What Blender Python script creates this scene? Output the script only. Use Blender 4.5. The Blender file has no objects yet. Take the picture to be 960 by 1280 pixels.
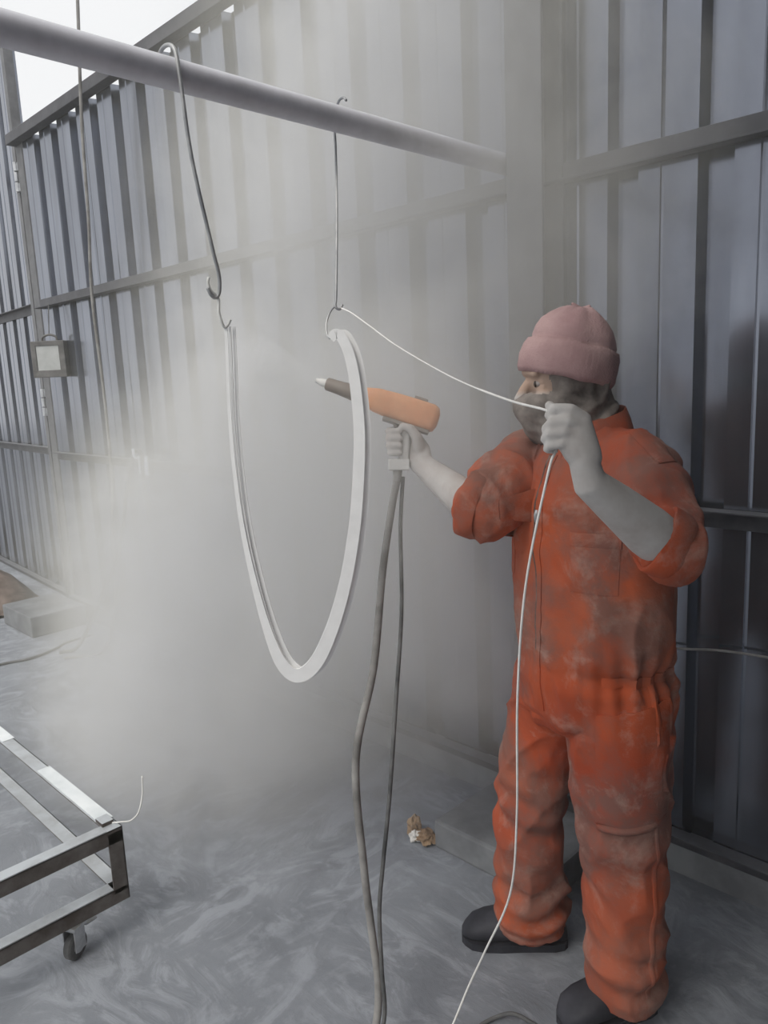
import bpy, bmesh, math, random
import numpy as np
from mathutils import Vector, Matrix, noise
from mathutils.bvhtree import BVHTree

random.seed(7)
sc = bpy.context.scene
COL = sc.collection

# ------------------------------------------------------------------ camera
cam_d = bpy.data.cameras.new('camera')
cam = bpy.data.objects.new('camera', cam_d)
COL.objects.link(cam)
cam_d.sensor_fit = 'HORIZONTAL'
cam_d.sensor_width = 36.0
cam_d.lens = 36.0
cam_d.clip_start = 0.02
AX_R = Vector((0.70778, 0.70500, -0.04505))      # right
AX_U = Vector((-0.09077, 0.15400, 0.98389))      # up
AX_B = Vector((0.70058, -0.69229, 0.17299))      # back
cam.matrix_world = Matrix(((AX_R.x, AX_U.x, AX_B.x, 0.0), (AX_R.y, AX_U.y, AX_B.y, 0.0),
                           (AX_R.z, AX_U.z, AX_B.z, 1.58), (0, 0, 0, 1)))
sc.camera = cam

# ------------------------------------------------------------------ world, exposure
world = bpy.data.worlds.new('overcast_sky')
sc.world = world
world.use_nodes = True
wn = world.node_tree
bg = wn.nodes['Background']
bg.inputs[0].default_value = (0.98, 0.99, 1.0, 1)
bg.inputs[1].default_value = 1.05
sun_d = bpy.data.lights.new('sun_offscreen', 'SUN')
sun_d.energy = 2.4
sun_d.angle = math.radians(30)
sun_d.color = (1.0, 0.955, 0.875)
sun = bpy.data.objects.new('sun_offscreen', sun_d)
COL.objects.link(sun)
sun.rotation_euler = Vector((-0.10, 0.62, -0.78)).to_track_quat('-Z', 'Y').to_euler()
vs = sc.view_settings
vs.view_transform = 'Standard'
vs.look = 'None'
vs.exposure = -0.15
vs.gamma = 1.0
vs.use_curve_mapping = False
sc.cycles.use_denoising = True
sc.cycles.volume_bounces = 2
sc.cycles.max_bounces = 6
sc.cycles.volume_step_rate = 2.0


# ------------------------------------------------------------------ helpers
class Geo:
    def __init__(self):
        self.v, self.f = [], []

    def add(self, vs_, fs_):
        o = len(self.v)
        self.v += [tuple(p) for p in vs_]
        self.f += [tuple(i + o for i in q) for q in fs_]
        return self

    def box(self, lo, hi, m=None):
        x0, y0, z0 = lo
        x1, y1, z1 = hi
        p = [(x0, y0, z0), (x1, y0, z0), (x1, y1, z0), (x0, y1, z0), (x0, y0, z1), (x1, y0, z1), (x1, y1, z1), (x0, y1, z1)]
        if m is not None:
            p = [m @ Vector(q) for q in p]
        return self.add(p, [(0, 3, 2, 1), (4, 5, 6, 7), (0, 1, 5, 4), (1, 2, 6, 5), (2, 3, 7, 6), (3, 0, 4, 7)])

    def bbox(self, lo, hi, b=0.004, m=None):
        """box with chamfered edges"""
        bm = bmesh.new()
        bmesh.ops.create_cube(bm, size=1.0)
        for v in bm.verts:
            v.co = Vector([(lo[i] + hi[i]) / 2 + v.co[i] * (hi[i] - lo[i]) for i in range(3)])
        bmesh.ops.bevel(bm, geom=bm.edges[:], offset=b, segments=2, profile=0.6, affect='EDGES')
        bm.verts.index_update()
        p = [v.co.copy() for v in bm.verts]
        if m is not None:
            p = [m @ q for q in p]
        fs = [[v.index for v in f.verts] for f in bm.faces]
        bm.free()
        return self.add(p, fs)

    def rings(self, rings, caps=True, loop=False):
        n = len(rings[0])
        p = [q for r in rings for q in r]
        fs = []
        m = len(rings)
        for i in range(m if loop else m - 1):
            j2 = (i + 1) % m
            for k in range(n):
                a, b = i * n + k, i * n + (k + 1) % n
                c, d = j2 * n + (k + 1) % n, j2 * n + k
                fs.append((a, b, c, d))
        if caps and not loop:
            fs.append(tuple(range(n - 1, -1, -1)))
            fs.append(tuple((m - 1) * n + k for k in range(n)))
        return self.add(p, fs)

    def tube(self, pts, rad, n=12, caps=True, flat=None):
        """tube along points; rad a number or a list"""
        pts = [Vector(p) for p in pts]
        if not hasattr(rad, '__len__'):
            rad = [rad] * len(pts)
        rs = []
        t0 = (pts[1] - pts[0]).normalized()
        up = Vector((0, 0, 1)) if abs(t0.z) < 0.9 else Vector((0, 1, 0))
        u = t0.cross(up).normalized()
        for i, p in enumerate(pts):
            a = pts[max(0, i - 1)]
            b = pts[min(len(pts) - 1, i + 1)]
            t = (b - a)
            t = t.normalized() if t.length > 1e-9 else t0
            u = (u - t * u.dot(t)).normalized()
            w = t.cross(u)
            rs.append([p + (u * math.cos(2 * math.pi * k / n) + w * math.sin(2 * math.pi * k / n)) * rad[i] for k in range(n)])
        return self.rings(rs, caps)

    def capsule(self, pts, rad, n=14):
        """tube with rounded ends"""
        pts = [Vector(p) for p in pts]
        if not hasattr(rad, '__len__'):
            rad = [rad] * len(pts)
        rad = list(rad)
        t0 = (pts[0] - pts[1]).normalized()
        t1 = (pts[-1] - pts[-2]).normalized()
        P, Q = [], []
        for a in (85, 60, 30):
            P.append(pts[0] + t0 * rad[0] * math.sin(math.radians(a)))
            Q.append(rad[0] * math.cos(math.radians(a)))
        P += pts
        Q += rad
        for a in (30, 60, 85):
            P.append(pts[-1] + t1 * rad[-1] * math.sin(math.radians(a)))
            Q.append(rad[-1] * math.cos(math.radians(a)))
        return self.tube(P, Q, n)

    def loft(self, secs, n=28, caps=True, power=2.0):
        """secs: (centre, u, v, a, b) ellipse sections"""
        rs = []
        for c, u, v, a, b in secs:
            c, u, v = Vector(c), Vector(u), Vector(v)
            r = []
            for k in range(n):
                t = 2 * math.pi * k / n
                cs, sn = math.cos(t), math.sin(t)
                cs = math.copysign(abs(cs) ** (2 / power), cs)
                sn = math.copysign(abs(sn) ** (2 / power), sn)
                r.append(c + u * a * cs + v * b * sn)
            rs.append(r)
        return self.rings(rs, caps)

    def ellipsoid(self, c, ax, n=20, m=12):
        c = Vector(c)
        a = [Vector(q) for q in ax]
        rs = []
        for i in range(m + 1):
            ph = math.pi * (i / m) * 0.98 + math.pi * 0.01
            rs.append([c + a[2] * -math.cos(ph) + (a[0] * math.cos(2 * math.pi * k / n) + a[1] * math.sin(2 * math.pi * k / n)) * math.sin(ph) for k in range(n)])
        return self.rings(rs)

    def mesh(self, name='m'):
        me = bpy.data.meshes.new(name)
        me.from_pydata([tuple(p) for p in self.v], [], self.f)
        bm = bmesh.new()
        bm.from_mesh(me)
        bmesh.ops.recalc_face_normals(bm, faces=bm.faces[:])
        bm.to_mesh(me)
        bm.free()
        return me


def smooth_mesh(me, angle=None):
    me.polygons.foreach_set('use_smooth', [True] * len(me.polygons))
    if angle is not None:
        me.set_sharp_from_angle(angle=math.radians(angle))
    me.update()


def link(name, me, mat, parent=None, smooth=None):
    if isinstance(me, Geo):
        me = me.mesh(name)
    if smooth is not None:
        smooth_mesh(me, None if smooth is True else smooth)
    if mat is not None and not me.materials:
        me.materials.append(mat)
    o = bpy.data.objects.new(name, me)
    COL.objects.link(o)
    if parent is not None:
        o.parent = parent
        o.matrix_parent_inverse = parent.matrix_basis.inverted()
    return o


def tag(o, label=None, cat=None, group=None, kind=None):
    if label:
        o['label'] = label
    if cat:
        o['category'] = cat
    if group:
        o['group'] = group
    if kind:
        o['kind'] = kind
    return o


def empty(name, loc=(0, 0, 0)):
    o = bpy.data.objects.new(name, None)
    o.location = loc
    COL.objects.link(o)
    o.empty_display_size = 0.1
    return o


def remeshed(geo, voxel, smooth_iter=4, fac=0.5):
    me = geo.mesh('tmp')
    o = bpy.data.objects.new('tmp', me)
    COL.objects.link(o)
    md = o.modifiers.new('r', 'REMESH')
    md.mode = 'VOXEL'
    md.voxel_size = voxel
    if smooth_iter:
        s = o.modifiers.new('s', 'SMOOTH')
        s.factor = fac
        s.iterations = smooth_iter
    dg = bpy.context.evaluated_depsgraph_get()
    dg.update()
    res = bpy.data.meshes.new_from_object(o.evaluated_get(dg))
    bpy.data.objects.remove(o)
    bpy.data.meshes.remove(me)
    return res


def crom(pts, sub=8):
    """Catmull-Rom through the points"""
    P = [Vector(p) for p in pts]
    P = [P[0] * 2 - P[1]] + P + [P[-1] * 2 - P[-2]]
    out = []
    for i in range(1, len(P) - 2):
        a, b, c, d = P[i - 1:i + 3]
        for k in range(sub):
            t = k / sub
            out.append(0.5 * ((2 * b) + (c - a) * t + (2 * a - 5 * b + 4 * c - d) * t * t + (3 * b - a - 3 * c + d) * t ** 3))
    out.append(P[-2])
    return out


def cable(name, pts, r, mat, sub=8, n=8, parent=None):
    if callable(r):
        q = crom(pts, sub)
        return link(name, Geo().tube(q, [r(i / (len(q) - 1)) for i in range(len(q))], n), mat, parent, smooth=True)
    return link(name, Geo().tube(crom(pts, sub), r, n), mat, parent, smooth=True)


# ------------------------------------------------------------------ materials
def nodes_of(name):
    m = bpy.data.materials.new(name)
    m.use_nodes = True
    t = m.node_tree
    return m, t, t.nodes['Principled BSDF']


def coord(t, scale=(1, 1, 1), kind='Object'):
    tc = t.nodes.new('ShaderNodeTexCoord')
    mp = t.nodes.new('ShaderNodeMapping')
    mp.inputs['Scale'].default_value = scale
    t.links.new(tc.outputs[kind], mp.inputs[0])
    return mp.outputs[0]


def noise_tex(t, vec, scale, detail=5, rough=0.6, dist=0.0):
    n = t.nodes.new('ShaderNodeTexNoise')
    n.inputs['Scale'].default_value = scale
    n.inputs['Detail'].default_value = detail
    n.inputs['Roughness'].default_value = rough
    n.inputs['Distortion'].default_value = dist
    t.links.new(vec, n.inputs['Vector'])
    return n.outputs['Fac']


def ramp(t, fac, stops):
    r = t.nodes.new('ShaderNodeValToRGB')
    e = r.color_ramp.elements
    while len(e) < len(stops):
        e.new(0.5)
    for el, (p, c) in zip(e, stops):
        el.position = p
        el.color = (*c, 1) if len(c) == 3 else c
    t.links.new(fac, r.inputs[0])
    return r.outputs[0]


def mixc(t, fac, a, b):
    m = t.nodes.new('ShaderNodeMix')
    m.data_type = 'RGBA'
    if isinstance(fac, float):
        m.inputs[0].default_value = fac
    else:
        t.links.new(fac, m.inputs[0])
    for s, v in ((6, a), (7, b)):
        if isinstance(v, tuple):
            m.inputs[s].default_value = (*v, 1)
        else:
            t.links.new(v, m.inputs[s])
    return m.outputs[2]


def math_node(t, op, a, b=None, clamp=False):
    m = t.nodes.new('ShaderNodeMath')
    m.operation = op
    m.use_clamp = clamp
    for s, v in ((0, a), (1, b)):
        if v is None:
            continue
        if isinstance(v, (int, float)):
            m.inputs[s].default_value = v
        else:
            t.links.new(v, m.inputs[s])
    return m.outputs[0]


def bump(t, bsdf, height, strength, dist=0.01):
    b = t.nodes.new('ShaderNodeBump')
    b.inputs['Strength'].default_value = strength
    b.inputs['Distance'].default_value = dist
    t.links.new(height, b.inputs['Height'])
    t.links.new(b.outputs[0], bsdf.inputs['Normal'])


def simple(name, c1, c2, scale=8, rough=0.6, metal=0.0, stretch=(1, 1, 1), lo=0.35, hi=0.65, bs=0.0, detail=5):
    m, t, b = nodes_of(name)
    v = coord(t, stretch)
    n = noise_tex(t, v, scale, detail)
    t.links.new(ramp(t, n, [(lo, c1), (hi, c2)]), b.inputs['Base Color'])
    b.inputs['Roughness'].default_value = rough
    b.inputs['Metallic'].default_value = metal
    if bs:
        bump(t, b, noise_tex(t, v, scale * 4, 4), bs, 0.004)
    return m


def settled_dust(t, base, dust, amount=0.8, lo=0.2, hi=0.9, scale=6.0):
    """powder that has settled on faces that look up"""
    g = t.nodes.new('ShaderNodeNewGeometry')
    sx = t.nodes.new('ShaderNodeSeparateXYZ')
    t.links.new(g.outputs['Normal'], sx.inputs[0])
    mr = t.nodes.new('ShaderNodeMapRange')
    mr.inputs[1].default_value = lo
    mr.inputs[2].default_value = hi
    mr.inputs[4].default_value = amount
    t.links.new(sx.outputs[2], mr.inputs[0])
    n = noise_tex(t, coord(t), scale, 5, 0.65)
    k = math_node(t, 'MULTIPLY', mr.outputs[0], math_node(t, 'MULTIPLY', n, 1.7), True)
    return mixc(t, k, base, dust)


def make_sheet_mat():
    m, t, b = nodes_of('galvanised_sheet')
    v = coord(t, (1.0, 1.0, 0.18))
    n = noise_tex(t, v, 7, 6, 0.6)
    col = ramp(t, n, [(0.3, (0.165, 0.178, 0.215)), (0.7, (0.255, 0.275, 0.325))])
    n2 = noise_tex(t, coord(t, (1, 1, 1)), 22, 6, 0.7)
    st = ramp(t, n2, [(0.62, (0, 0, 0)), (0.78, (1, 1, 1))])
    col = mixc(t, math_node(t, 'MULTIPLY', st, 0.35), col, (0.27, 0.22, 0.18))
    t.links.new(col, b.inputs['Base Color'])
    b.inputs['Metallic'].default_value = 0.85
    b.inputs['IOR'].default_value = 1.7
    b.inputs['Roughness'].default_value = 0.18
    bump(t, b, noise_tex(t, coord(t, (1, 1, 0.3)), 3.0, 3), 0.05, 0.02)
    return m


def make_steel(name, c1, c2, dust=(0.42, 0.43, 0.44), rough=0.55, amount=0.85, metal=0.35):
    m, t, b = nodes_of(name)
    n = noise_tex(t, coord(t), 9, 6, 0.65)
    base = ramp(t, n, [(0.35, c1), (0.65, c2)])
    t.links.new(settled_dust(t, base, dust, amount), b.inputs['Base Color'])
    b.inputs['Roughness'].default_value = rough
    b.inputs['Metallic'].default_value = metal
    bump(t, b, noise_tex(t, coord(t), 60, 3), 0.15, 0.002)
    return m


def make_floor_mat():
    m, t, b = nodes_of('powdered_concrete')
    v = coord(t)
    n1 = noise_tex(t, v, 1.3, 8, 0.62, 1.6)
    # scuffed streaks: a strongly stretched, distorted noise
    sA = noise_tex(t, coord(t, (1.5, 3.2, 1)), 3.0, 10, 0.68, 1.6)
    sB = noise_tex(t, coord(t, (3.0, 1.5, 1)), 2.8, 10, 0.68, 1.6)
    sel = ramp(t, noise_tex(t, v, 1.1, 2), [(0.46, (0, 0, 0)), (0.54, (1, 1, 1))])
    mx = t.nodes.new('ShaderNodeMix')
    t.links.new(sel, mx.inputs[0])
    t.links.new(sA, mx.inputs[2])
    t.links.new(sB, mx.inputs[3])
    n2 = mx.outputs[0]
    n3 = noise_tex(t, v, 26, 6, 0.7)
    base = ramp(t, n1, [(0.3, (0.125, 0.137, 0.16)), (0.7, (0.23, 0.248, 0.28))])
    st = ramp(t, n2, [(0.48, (0, 0, 0)), (0.60, (1, 1, 1))])
    c = mixc(t, math_node(t, 'MULTIPLY', st, 0.5), base, (0.36, 0.385, 0.43))
    dk = ramp(t, n2, [(0.30, (1, 1, 1)), (0.40, (0, 0, 0))])
    c = mixc(t, math_node(t, 'MULTIPLY', dk, 0.45), c, (0.10, 0.10, 0.115))
    c = mixc(t, math_node(t, 'MULTIPLY', n3, 0.25), c, (0.30, 0.31, 0.33))
    t.links.new(c, b.inputs['Base Color'])
    b.inputs['Roughness'].default_value = 0.75
    bump(t, b, math_node(t, 'ADD', n2, math_node(t, 'MULTIPLY', n3, 0.3)), 0.35, 0.012)
    return m


def make_coverall_mat():
    m, t, b = nodes_of('dusty_orange_cloth')
    v = coord(t)
    n1 = noise_tex(t, v, 4.6, 7, 0.66, 0.3)
    n2 = noise_tex(t, v, 9, 7, 0.72, 0.4)
    base = ramp(t, noise_tex(t, v, 2.6, 3), [(0.35, (0.31, 0.045, 0.015)), (0.65, (0.43, 0.080, 0.024))])
    dirt = ramp(t, n1, [(0.43, (0, 0, 0)), (0.60, (1, 1, 1))])
    c = mixc(t, math_node(t, 'MULTIPLY', dirt, 0.72), base, (0.125, 0.085, 0.075))
    dust = ramp(t, n2, [(0.52, (0, 0, 0)), (0.75, (1, 1, 1))])
    c = mixc(t, math_node(t, 'MULTIPLY', dust, 0.55), c, (0.46, 0.34, 0.29))
    film = ramp(t, noise_tex(t, v, 2.2, 5, 0.6), [(0.40, (0, 0, 0)), (0.64, (1, 1, 1))])       # thin film of powder in broad patches
    c = mixc(t, math_node(t, 'MULTIPLY', film, 0.5), c, (0.26, 0.135, 0.10))
    t.links.new(c, b.inputs['Base Color'])
    b.inputs['Roughness'].default_value = 0.92
    wv = noise_tex(t, coord(t), 190, 2)
    bump(t, b, math_node(t, 'ADD', math_node(t, 'MULTIPLY', n2, 1.3), math_node(t, 'MULTIPLY', wv, 0.25)), 0.35, 0.006)
    return m


def make_skin():
    m, t, b = nodes_of('powdered_skin')
    n = noise_tex(t, coord(t), 16, 6, 0.65)
    base = ramp(t, n, [(0.35, (0.30, 0.24, 0.215)), (0.68, (0.47, 0.43, 0.405))])
    c = mixc(t, math_node(t, 'MULTIPLY', noise_tex(t, coord(t), 10, 5, 0.65), 1.0), base, (0.56, 0.56, 0.55))
    sx = t.nodes.new('ShaderNodeSeparateXYZ')
    t.links.new(coord(t), sx.inputs[0])
    mr = t.nodes.new('ShaderNodeMapRange')
    mr.inputs[1].default_value = 1.52
    mr.inputs[2].default_value = 1.535
    mr.inputs[4].default_value = 0.8
    t.links.new(sx.outputs[2], mr.inputs[0])
    c = mixc(t, mr.outputs[0], c, (0.42, 0.27, 0.19))      # the bare skin round the eyes has little powder on it
    t.links.new(c, b.inputs['Base Color'])
    b.inputs['Roughness'].default_value = 0.75
    bump(t, b, noise_tex(t, coord(t), 90, 4), 0.2, 0.002)
    return m


def make_knit():
    m, t, b = nodes_of('dusty_pink_knit')
    v = coord(t)
    n = noise_tex(t, v, 9, 5)
    base = ramp(t, n, [(0.3, (0.33, 0.20, 0.205)), (0.7, (0.46, 0.315, 0.305))])
    t.links.new(base, b.inputs['Base Color'])
    b.inputs['Roughness'].default_value = 0.95
    w = t.nodes.new('ShaderNodeTexNoise')
    w.inputs['Scale'].default_value = 260
    t.links.new(v, w.inputs['Vector'])
    bump(t, b, w.outputs['Fac'], 0.5, 0.003)
    return m


M = {
    'floor': make_floor_mat(),
    'sheet': make_sheet_mat(),
    'coverall': make_coverall_mat(),
    'skin': make_skin(),
    'knit': make_knit(),
    'rail': make_steel('dusty_rail_steel', (0.055, 0.056, 0.066), (0.095, 0.096, 0.108), dust=(0.20, 0.205, 0.22)),
    'post': make_steel('post_steel', (0.11, 0.112, 0.12), (0.17, 0.172, 0.18), amount=0.6),
    'pipe': make_steel('pipe_steel', (0.50, 0.49, 0.53), (0.62, 0.61, 0.66), dust=(0.72, 0.73, 0.77)),
    'cart': make_steel('worn_cart_steel', (0.07, 0.056, 0.048), (0.19, 0.175, 0.165), dust=(0.50, 0.53, 0.56), amount=1.0),
    'concrete': simple('footing_concrete', (0.13, 0.135, 0.145), (0.22, 0.23, 0.24), 6, 0.9, bs=0.4),
    'heap': simple('brown_earth', (0.07, 0.052, 0.043), (0.17, 0.13, 0.11), 9, 0.95, bs=0.8),
    'white': simple('white_powder_coat', (0.86, 0.86, 0.86), (0.92, 0.92, 0.92), 30, 0.5),
    'hook': simple('hook_steel', (0.20, 0.21, 0.23), (0.50, 0.50, 0.50), 14, 0.5, 0.4),
    'wire': simple('pale_wire', (0.55, 0.55, 0.53), (0.75, 0.75, 0.73), 40, 0.5),
    'cord': simple('white_cord', (0.74, 0.72, 0.69), (0.85, 0.84, 0.82), 60, 0.6),
    'rubber': simple('dusty_rubber', (0.045, 0.047, 0.05), (0.15, 0.15, 0.15), 12, 0.75, bs=0.2),
    'hose': simple('dusty_hose', (0.14, 0.135, 0.13), (0.30, 0.29, 0.28), 10, 0.7),
    'shoe': simple('navy_rubber', (0.012, 0.013, 0.02), (0.036, 0.037, 0.048), 14, 0.7, bs=0.2),
    'mask': simple('grey_brown_cloth', (0.055, 0.048, 0.045), (0.25, 0.22, 0.20), 13, 0.95, bs=0.3),
    'gun': simple('orange_plastic', (0.62, 0.26, 0.12), (0.72, 0.36, 0.19), 14, 0.5),
    'barrel': simple('grey_brown_plastic', (0.16, 0.13, 0.115), (0.25, 0.215, 0.19), 14, 0.55),
    'palegrip': simple('pale_grip_plastic', (0.58, 0.57, 0.55), (0.70, 0.69, 0.67), 20, 0.5),
    'lampbody': simple('dark_lamp_housing', (0.07, 0.068, 0.068), (0.15, 0.145, 0.14), 14, 0.6),
    'lampglass': simple('frosted_lamp_glass', (0.36, 0.37, 0.36), (0.46, 0.47, 0.46), 10, 0.3),
    'leaf': simple('brown_paper', (0.17, 0.10, 0.055), (0.34, 0.23, 0.14), 20, 0.9, bs=0.3),
    'tissue': simple('white_tissue', (0.62, 0.60, 0.55), (0.74, 0.72, 0.68), 20, 0.9),
    'tape': simple('white_tape', (0.60, 0.64, 0.66), (0.74, 0.77, 0.79), 10, 0.6),
    'thread': simple('dark_thread', (0.07, 0.035, 0.028), (0.12, 0.06, 0.05), 30, 0.9),
    'zip': simple('zip_tape', (0.10, 0.06, 0.05), (0.20, 0.13, 0.11), 40, 0.8),
    'eyeball': simple('eye_white', (0.30, 0.26, 0.24), (0.36, 0.32, 0.30), 30, 0.3),
    'iris': simple('dark_iris', (0.03, 0.02, 0.015), (0.05, 0.035, 0.025), 30, 0.2),
    'roof': simple('roof_sheet', (0.10, 0.105, 0.115), (0.16, 0.165, 0.175), 4, 0.7, 0.2),
    'chrome': simple('zinc_bracket', (0.42, 0.43, 0.45), (0.60, 0.61, 0.62), 30, 0.35, 0.8),
}

# ------------------------------------------------------------------ structure
floor = link('floor', Geo().box((-40, -40, -0.2), (30, 20, 0.0)), M['floor'])
tag(floor, 'grey concrete floor covered in swept pale powder', 'floor', kind='structure')

PER = 0.2653
X0 = -5.125                  # centre of the first recess
YC = 2.155                   # inner face of the crowns
TOP = 3.185


def profile(xa, xb, yc, depth=0.046, x0=X0):
    """trapezoidal sheet profile between xa and xb: wide crowns, narrow recesses"""
    pts = [(xa, yc)]
    k = math.floor((xa - x0) / PER) - 1
    while True:
        c = x0 + k * PER
        if c - 0.06 > xb:
            break
        for dx, dy in ((-0.048, 0), (-0.037, depth), (0.037, depth), (0.048, 0)):
            x = c + dx
            if xa < x < xb:
                pts.append((x, yc + dy))
        for dx in (0.118,):          # shallow stiffening rib in the crown
            x = c + dx
            if xa < x < xb:
                pts.append((x - 0.006, yc))
                pts.append((x, yc - 0.003))
                pts.append((x + 0.006, yc))
        k += 1
    pts.append((xb, yc))
    pts = [p for p in pts if xa <= p[0] <= xb]
    pts.sort()
    return pts


def sheet(name, xa, xb, z0, z1, yc, parent, tilt=None, x0=X0):
    pr = profile(xa, xb, yc, x0=x0)
    th = 0.0012
    zs = [z0, z1]
    v, f = [], []
    n = len(pr)
    for z in zs:
        for (x, y) in pr:
            v.append((x, y, z))
        for (x, y) in pr:
            v.append((x, y + th, z))
    s = 2 * n
    for i in range(n - 1):
        f.append((i, i + 1, s + i + 1, s + i))
        f.append((n + i + 1, n + i, s + n + i, s + n + i + 1))
        f.append((i, n + i, n + i + 1, i + 1))
        f.append((s + i, s + i + 1, s + n + i + 1, s + n + i))
    f.append((0, s, s + n, n))
    f.append((n - 1, 2 * n - 1, s + 2 * n - 1, s + n - 1))
    if tilt:
        v = [tilt @ Vector(p) for p in v]
    return link(name, Geo().add(v, f), M['sheet'], parent)


wall = empty('wall_back', (0, 2.16, 0))
tag(wall, 'tall corrugated galvanised sheet wall behind the drifting powder', 'wall', kind='structure')
bpy.context.view_layer.update()
xs = [-5.35]
xe = X0 + 2.5 * PER
while xe < 3.0:
    xs.append(xe)
    xe += 4 * PER
xs.append(3.0)
for i in range(len(xs) - 1):
    sheet('sheet_panel', xs[i] - (0.03 if i else 0), xs[i + 1], 0.12, TOP, YC + (0.0015 if i % 2 else 0), wall)


def angle_rail(name, xa, xb, z0, z1, yb, lip, parent, lip_at='bottom', mat='rail', m=None):
    """L section: upright web against the sheet and a lip that stands out into the room"""
    g = Geo()
    g.bbox((xa, yb - 0.006, z0), (xb, yb, z1), 0.0015, m)
    zl = z0 if lip_at == 'bottom' else z1 - 0.006
    g.bbox((xa, yb - lip, zl), (xb, yb - 0.004, zl + 0.006), 0.0015, m)
    return link(name, g, M[mat], parent)


angle_rail('girt', -5.35, 3.0, 2.13, 2.19, YC - 0.004, 0.05, wall)
angle_rail('girt', -5.35, 3.0, 1.12, 1.175, YC - 0.004, 0.05, wall, 'top')
angle_rail('bottom_rail', -5.35, 3.0, 0.10, 0.155, YC - 0.004, 0.05, wall, 'top')
link('top_rail', Geo().bbox((-5.46, YC - 0.065, TOP - 0.012), (3.0, YC - 0.004, TOP + 0.05), 0.004), M['rail'], wall)
link('kerb', Geo().bbox((-5.35, YC + 0.0, -0.02), (3.0, YC + 0.16, 0.125), 0.006), M['concrete'], wall)
link('gate_post', Geo().bbox((-5.46, 2.15, 0), (-5.36, 2.26, TOP + 0.05), 0.006), M['post'], wall)
# column with flanges (H section)
g = Geo()
g.bbox((-1.462, 2.03, 0.0), (-1.335, 2.042, TOP), 0.003)
g.bbox((-1.462, 2.135, 0.0), (-1.335, 2.147, TOP), 0.003)
g.bbox((-1.404, 2.04, 0.0), (-1.394, 2.137, TOP), 0.002)
link('column', g, M['post'], wall)

# gate leaf, hinged on the far post
gate = empty('door_1', (-5.52, 2.2, 0))
tag(gate, 'corrugated gate leaf hanging on the far post', 'gate', kind='structure')
bpy.context.view_layer.update()
GM = Matrix.Translation((-5.52, 2.2, 0)) @ Matrix.Rotation(math.radians(-4), 4, 'Z')
sheet('sheet_panel', -1.07, -0.03, 0.08, 3.9, 0.03, gate, GM, x0=-0.14)
sheet('sheet_panel', -2.13, -1.06, 0.08, 3.9, 0.031, gate, GM, x0=-0.14)
g = Geo()
g.bbox((-0.06, -0.03, 0.05), (0.0, 0.03, 3.95), 0.003, GM)
link('frame_stile', g, M['post'], gate)
link('frame_stile', Geo().bbox((-2.2, -0.03, 0.05), (-2.14, 0.03, 3.95), 0.003, GM), M['post'], gate)
for za in (0.05, 1.13, 2.13, 3.89):
    angle_rail('gate_rail', -2.14, -0.06, za, za + 0.06, 0.028, 0.05, gate, 'top', 'rail', GM)
for zh in (1.42, 2.9):
    g = Geo()
    for k in range(3):
        g.tube([(-5.49, 2.15, zh + k * 0.065), (-5.49, 2.15, zh + k * 0.065 + 0.055)], 0.016, 10)
    g.box((-5.535, 2.15, zh), (-5.45, 2.156, zh + 0.05))
    g.box((-5.535, 2.15, zh + 0.13), (-5.45, 2.156, zh + 0.18))
    link('hinge', g, M['chrome'], gate, smooth=40)

# unseen shelter added to shade the near end: roof on the wall, end wall
roof = link('shade_roof', Geo().box((-0.7, -1.6, TOP + 0.052), (3.1, 2.3, TOP + 0.11)), M['roof'])
tag(roof, 'unseen sheet roof added to shade the near end of the yard', 'roof', kind='structure')
wr = link('unseen_end_wall', Geo().box((3.005, -1.6, 0.0), (3.1, 2.2, TOP + 0.05)), M['roof'])
tag(wr, 'unseen dark sheet end wall of the added shelter', 'wall', kind='structure')

# overhead pipe beam
beam = link('overhead_beam', Geo().tube([(-1.5, -2.6, 2.222), (-1.5, 2.15, 2.211)], 0.031, 24), M['pipe'], smooth=40)
tag(beam, 'grey steel pipe beam running overhead to the column', 'beam', kind='structure')

# concrete footings
for (lo, hi, lab) in (((-1.605, 1.755, 0), (-1.15, 2.10, 0.10), 'square concrete footing around the column behind the worker'),
                      ((-5.58, 1.73, 0), (-5.07, 2.10, 0.14), 'square concrete footing beside the far gate post')):
    f_ = link('concrete_footing', Geo().bbox(lo, hi, 0.01), M['concrete'])
    tag(f_, lab, 'footing')

# ------------------------------------------------------------------ earth heap by the gate
g = Geo()
N = 26
v = []
for j in range(N + 1):
    for i in range(N + 1):
        a, b = i / N * 2 - 1, j / N * 2 - 1
        r = min(1.0, math.hypot(a, b))
        h = 0.30 * (1 - r) ** 0.8 + 0.03 * noise.noise(Vector((a * 4, b * 4, 1.3))) * (1 - r) ** 0.5
        v.append((-6.35 + a * 0.62, 1.92 + b * 0.26, max(0.0, h)))
fs = [(j * (N + 1) + i, j * (N + 1) + i + 1, (j + 1) * (N + 1) + i + 1, (j + 1) * (N + 1) + i) for j in range(N) for i in range(N)]
g.add(v, fs)
tag(link('earth_heap', g, M['heap'], smooth=True), 'low brown earth heap at the foot of the gate', 'heap')

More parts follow.
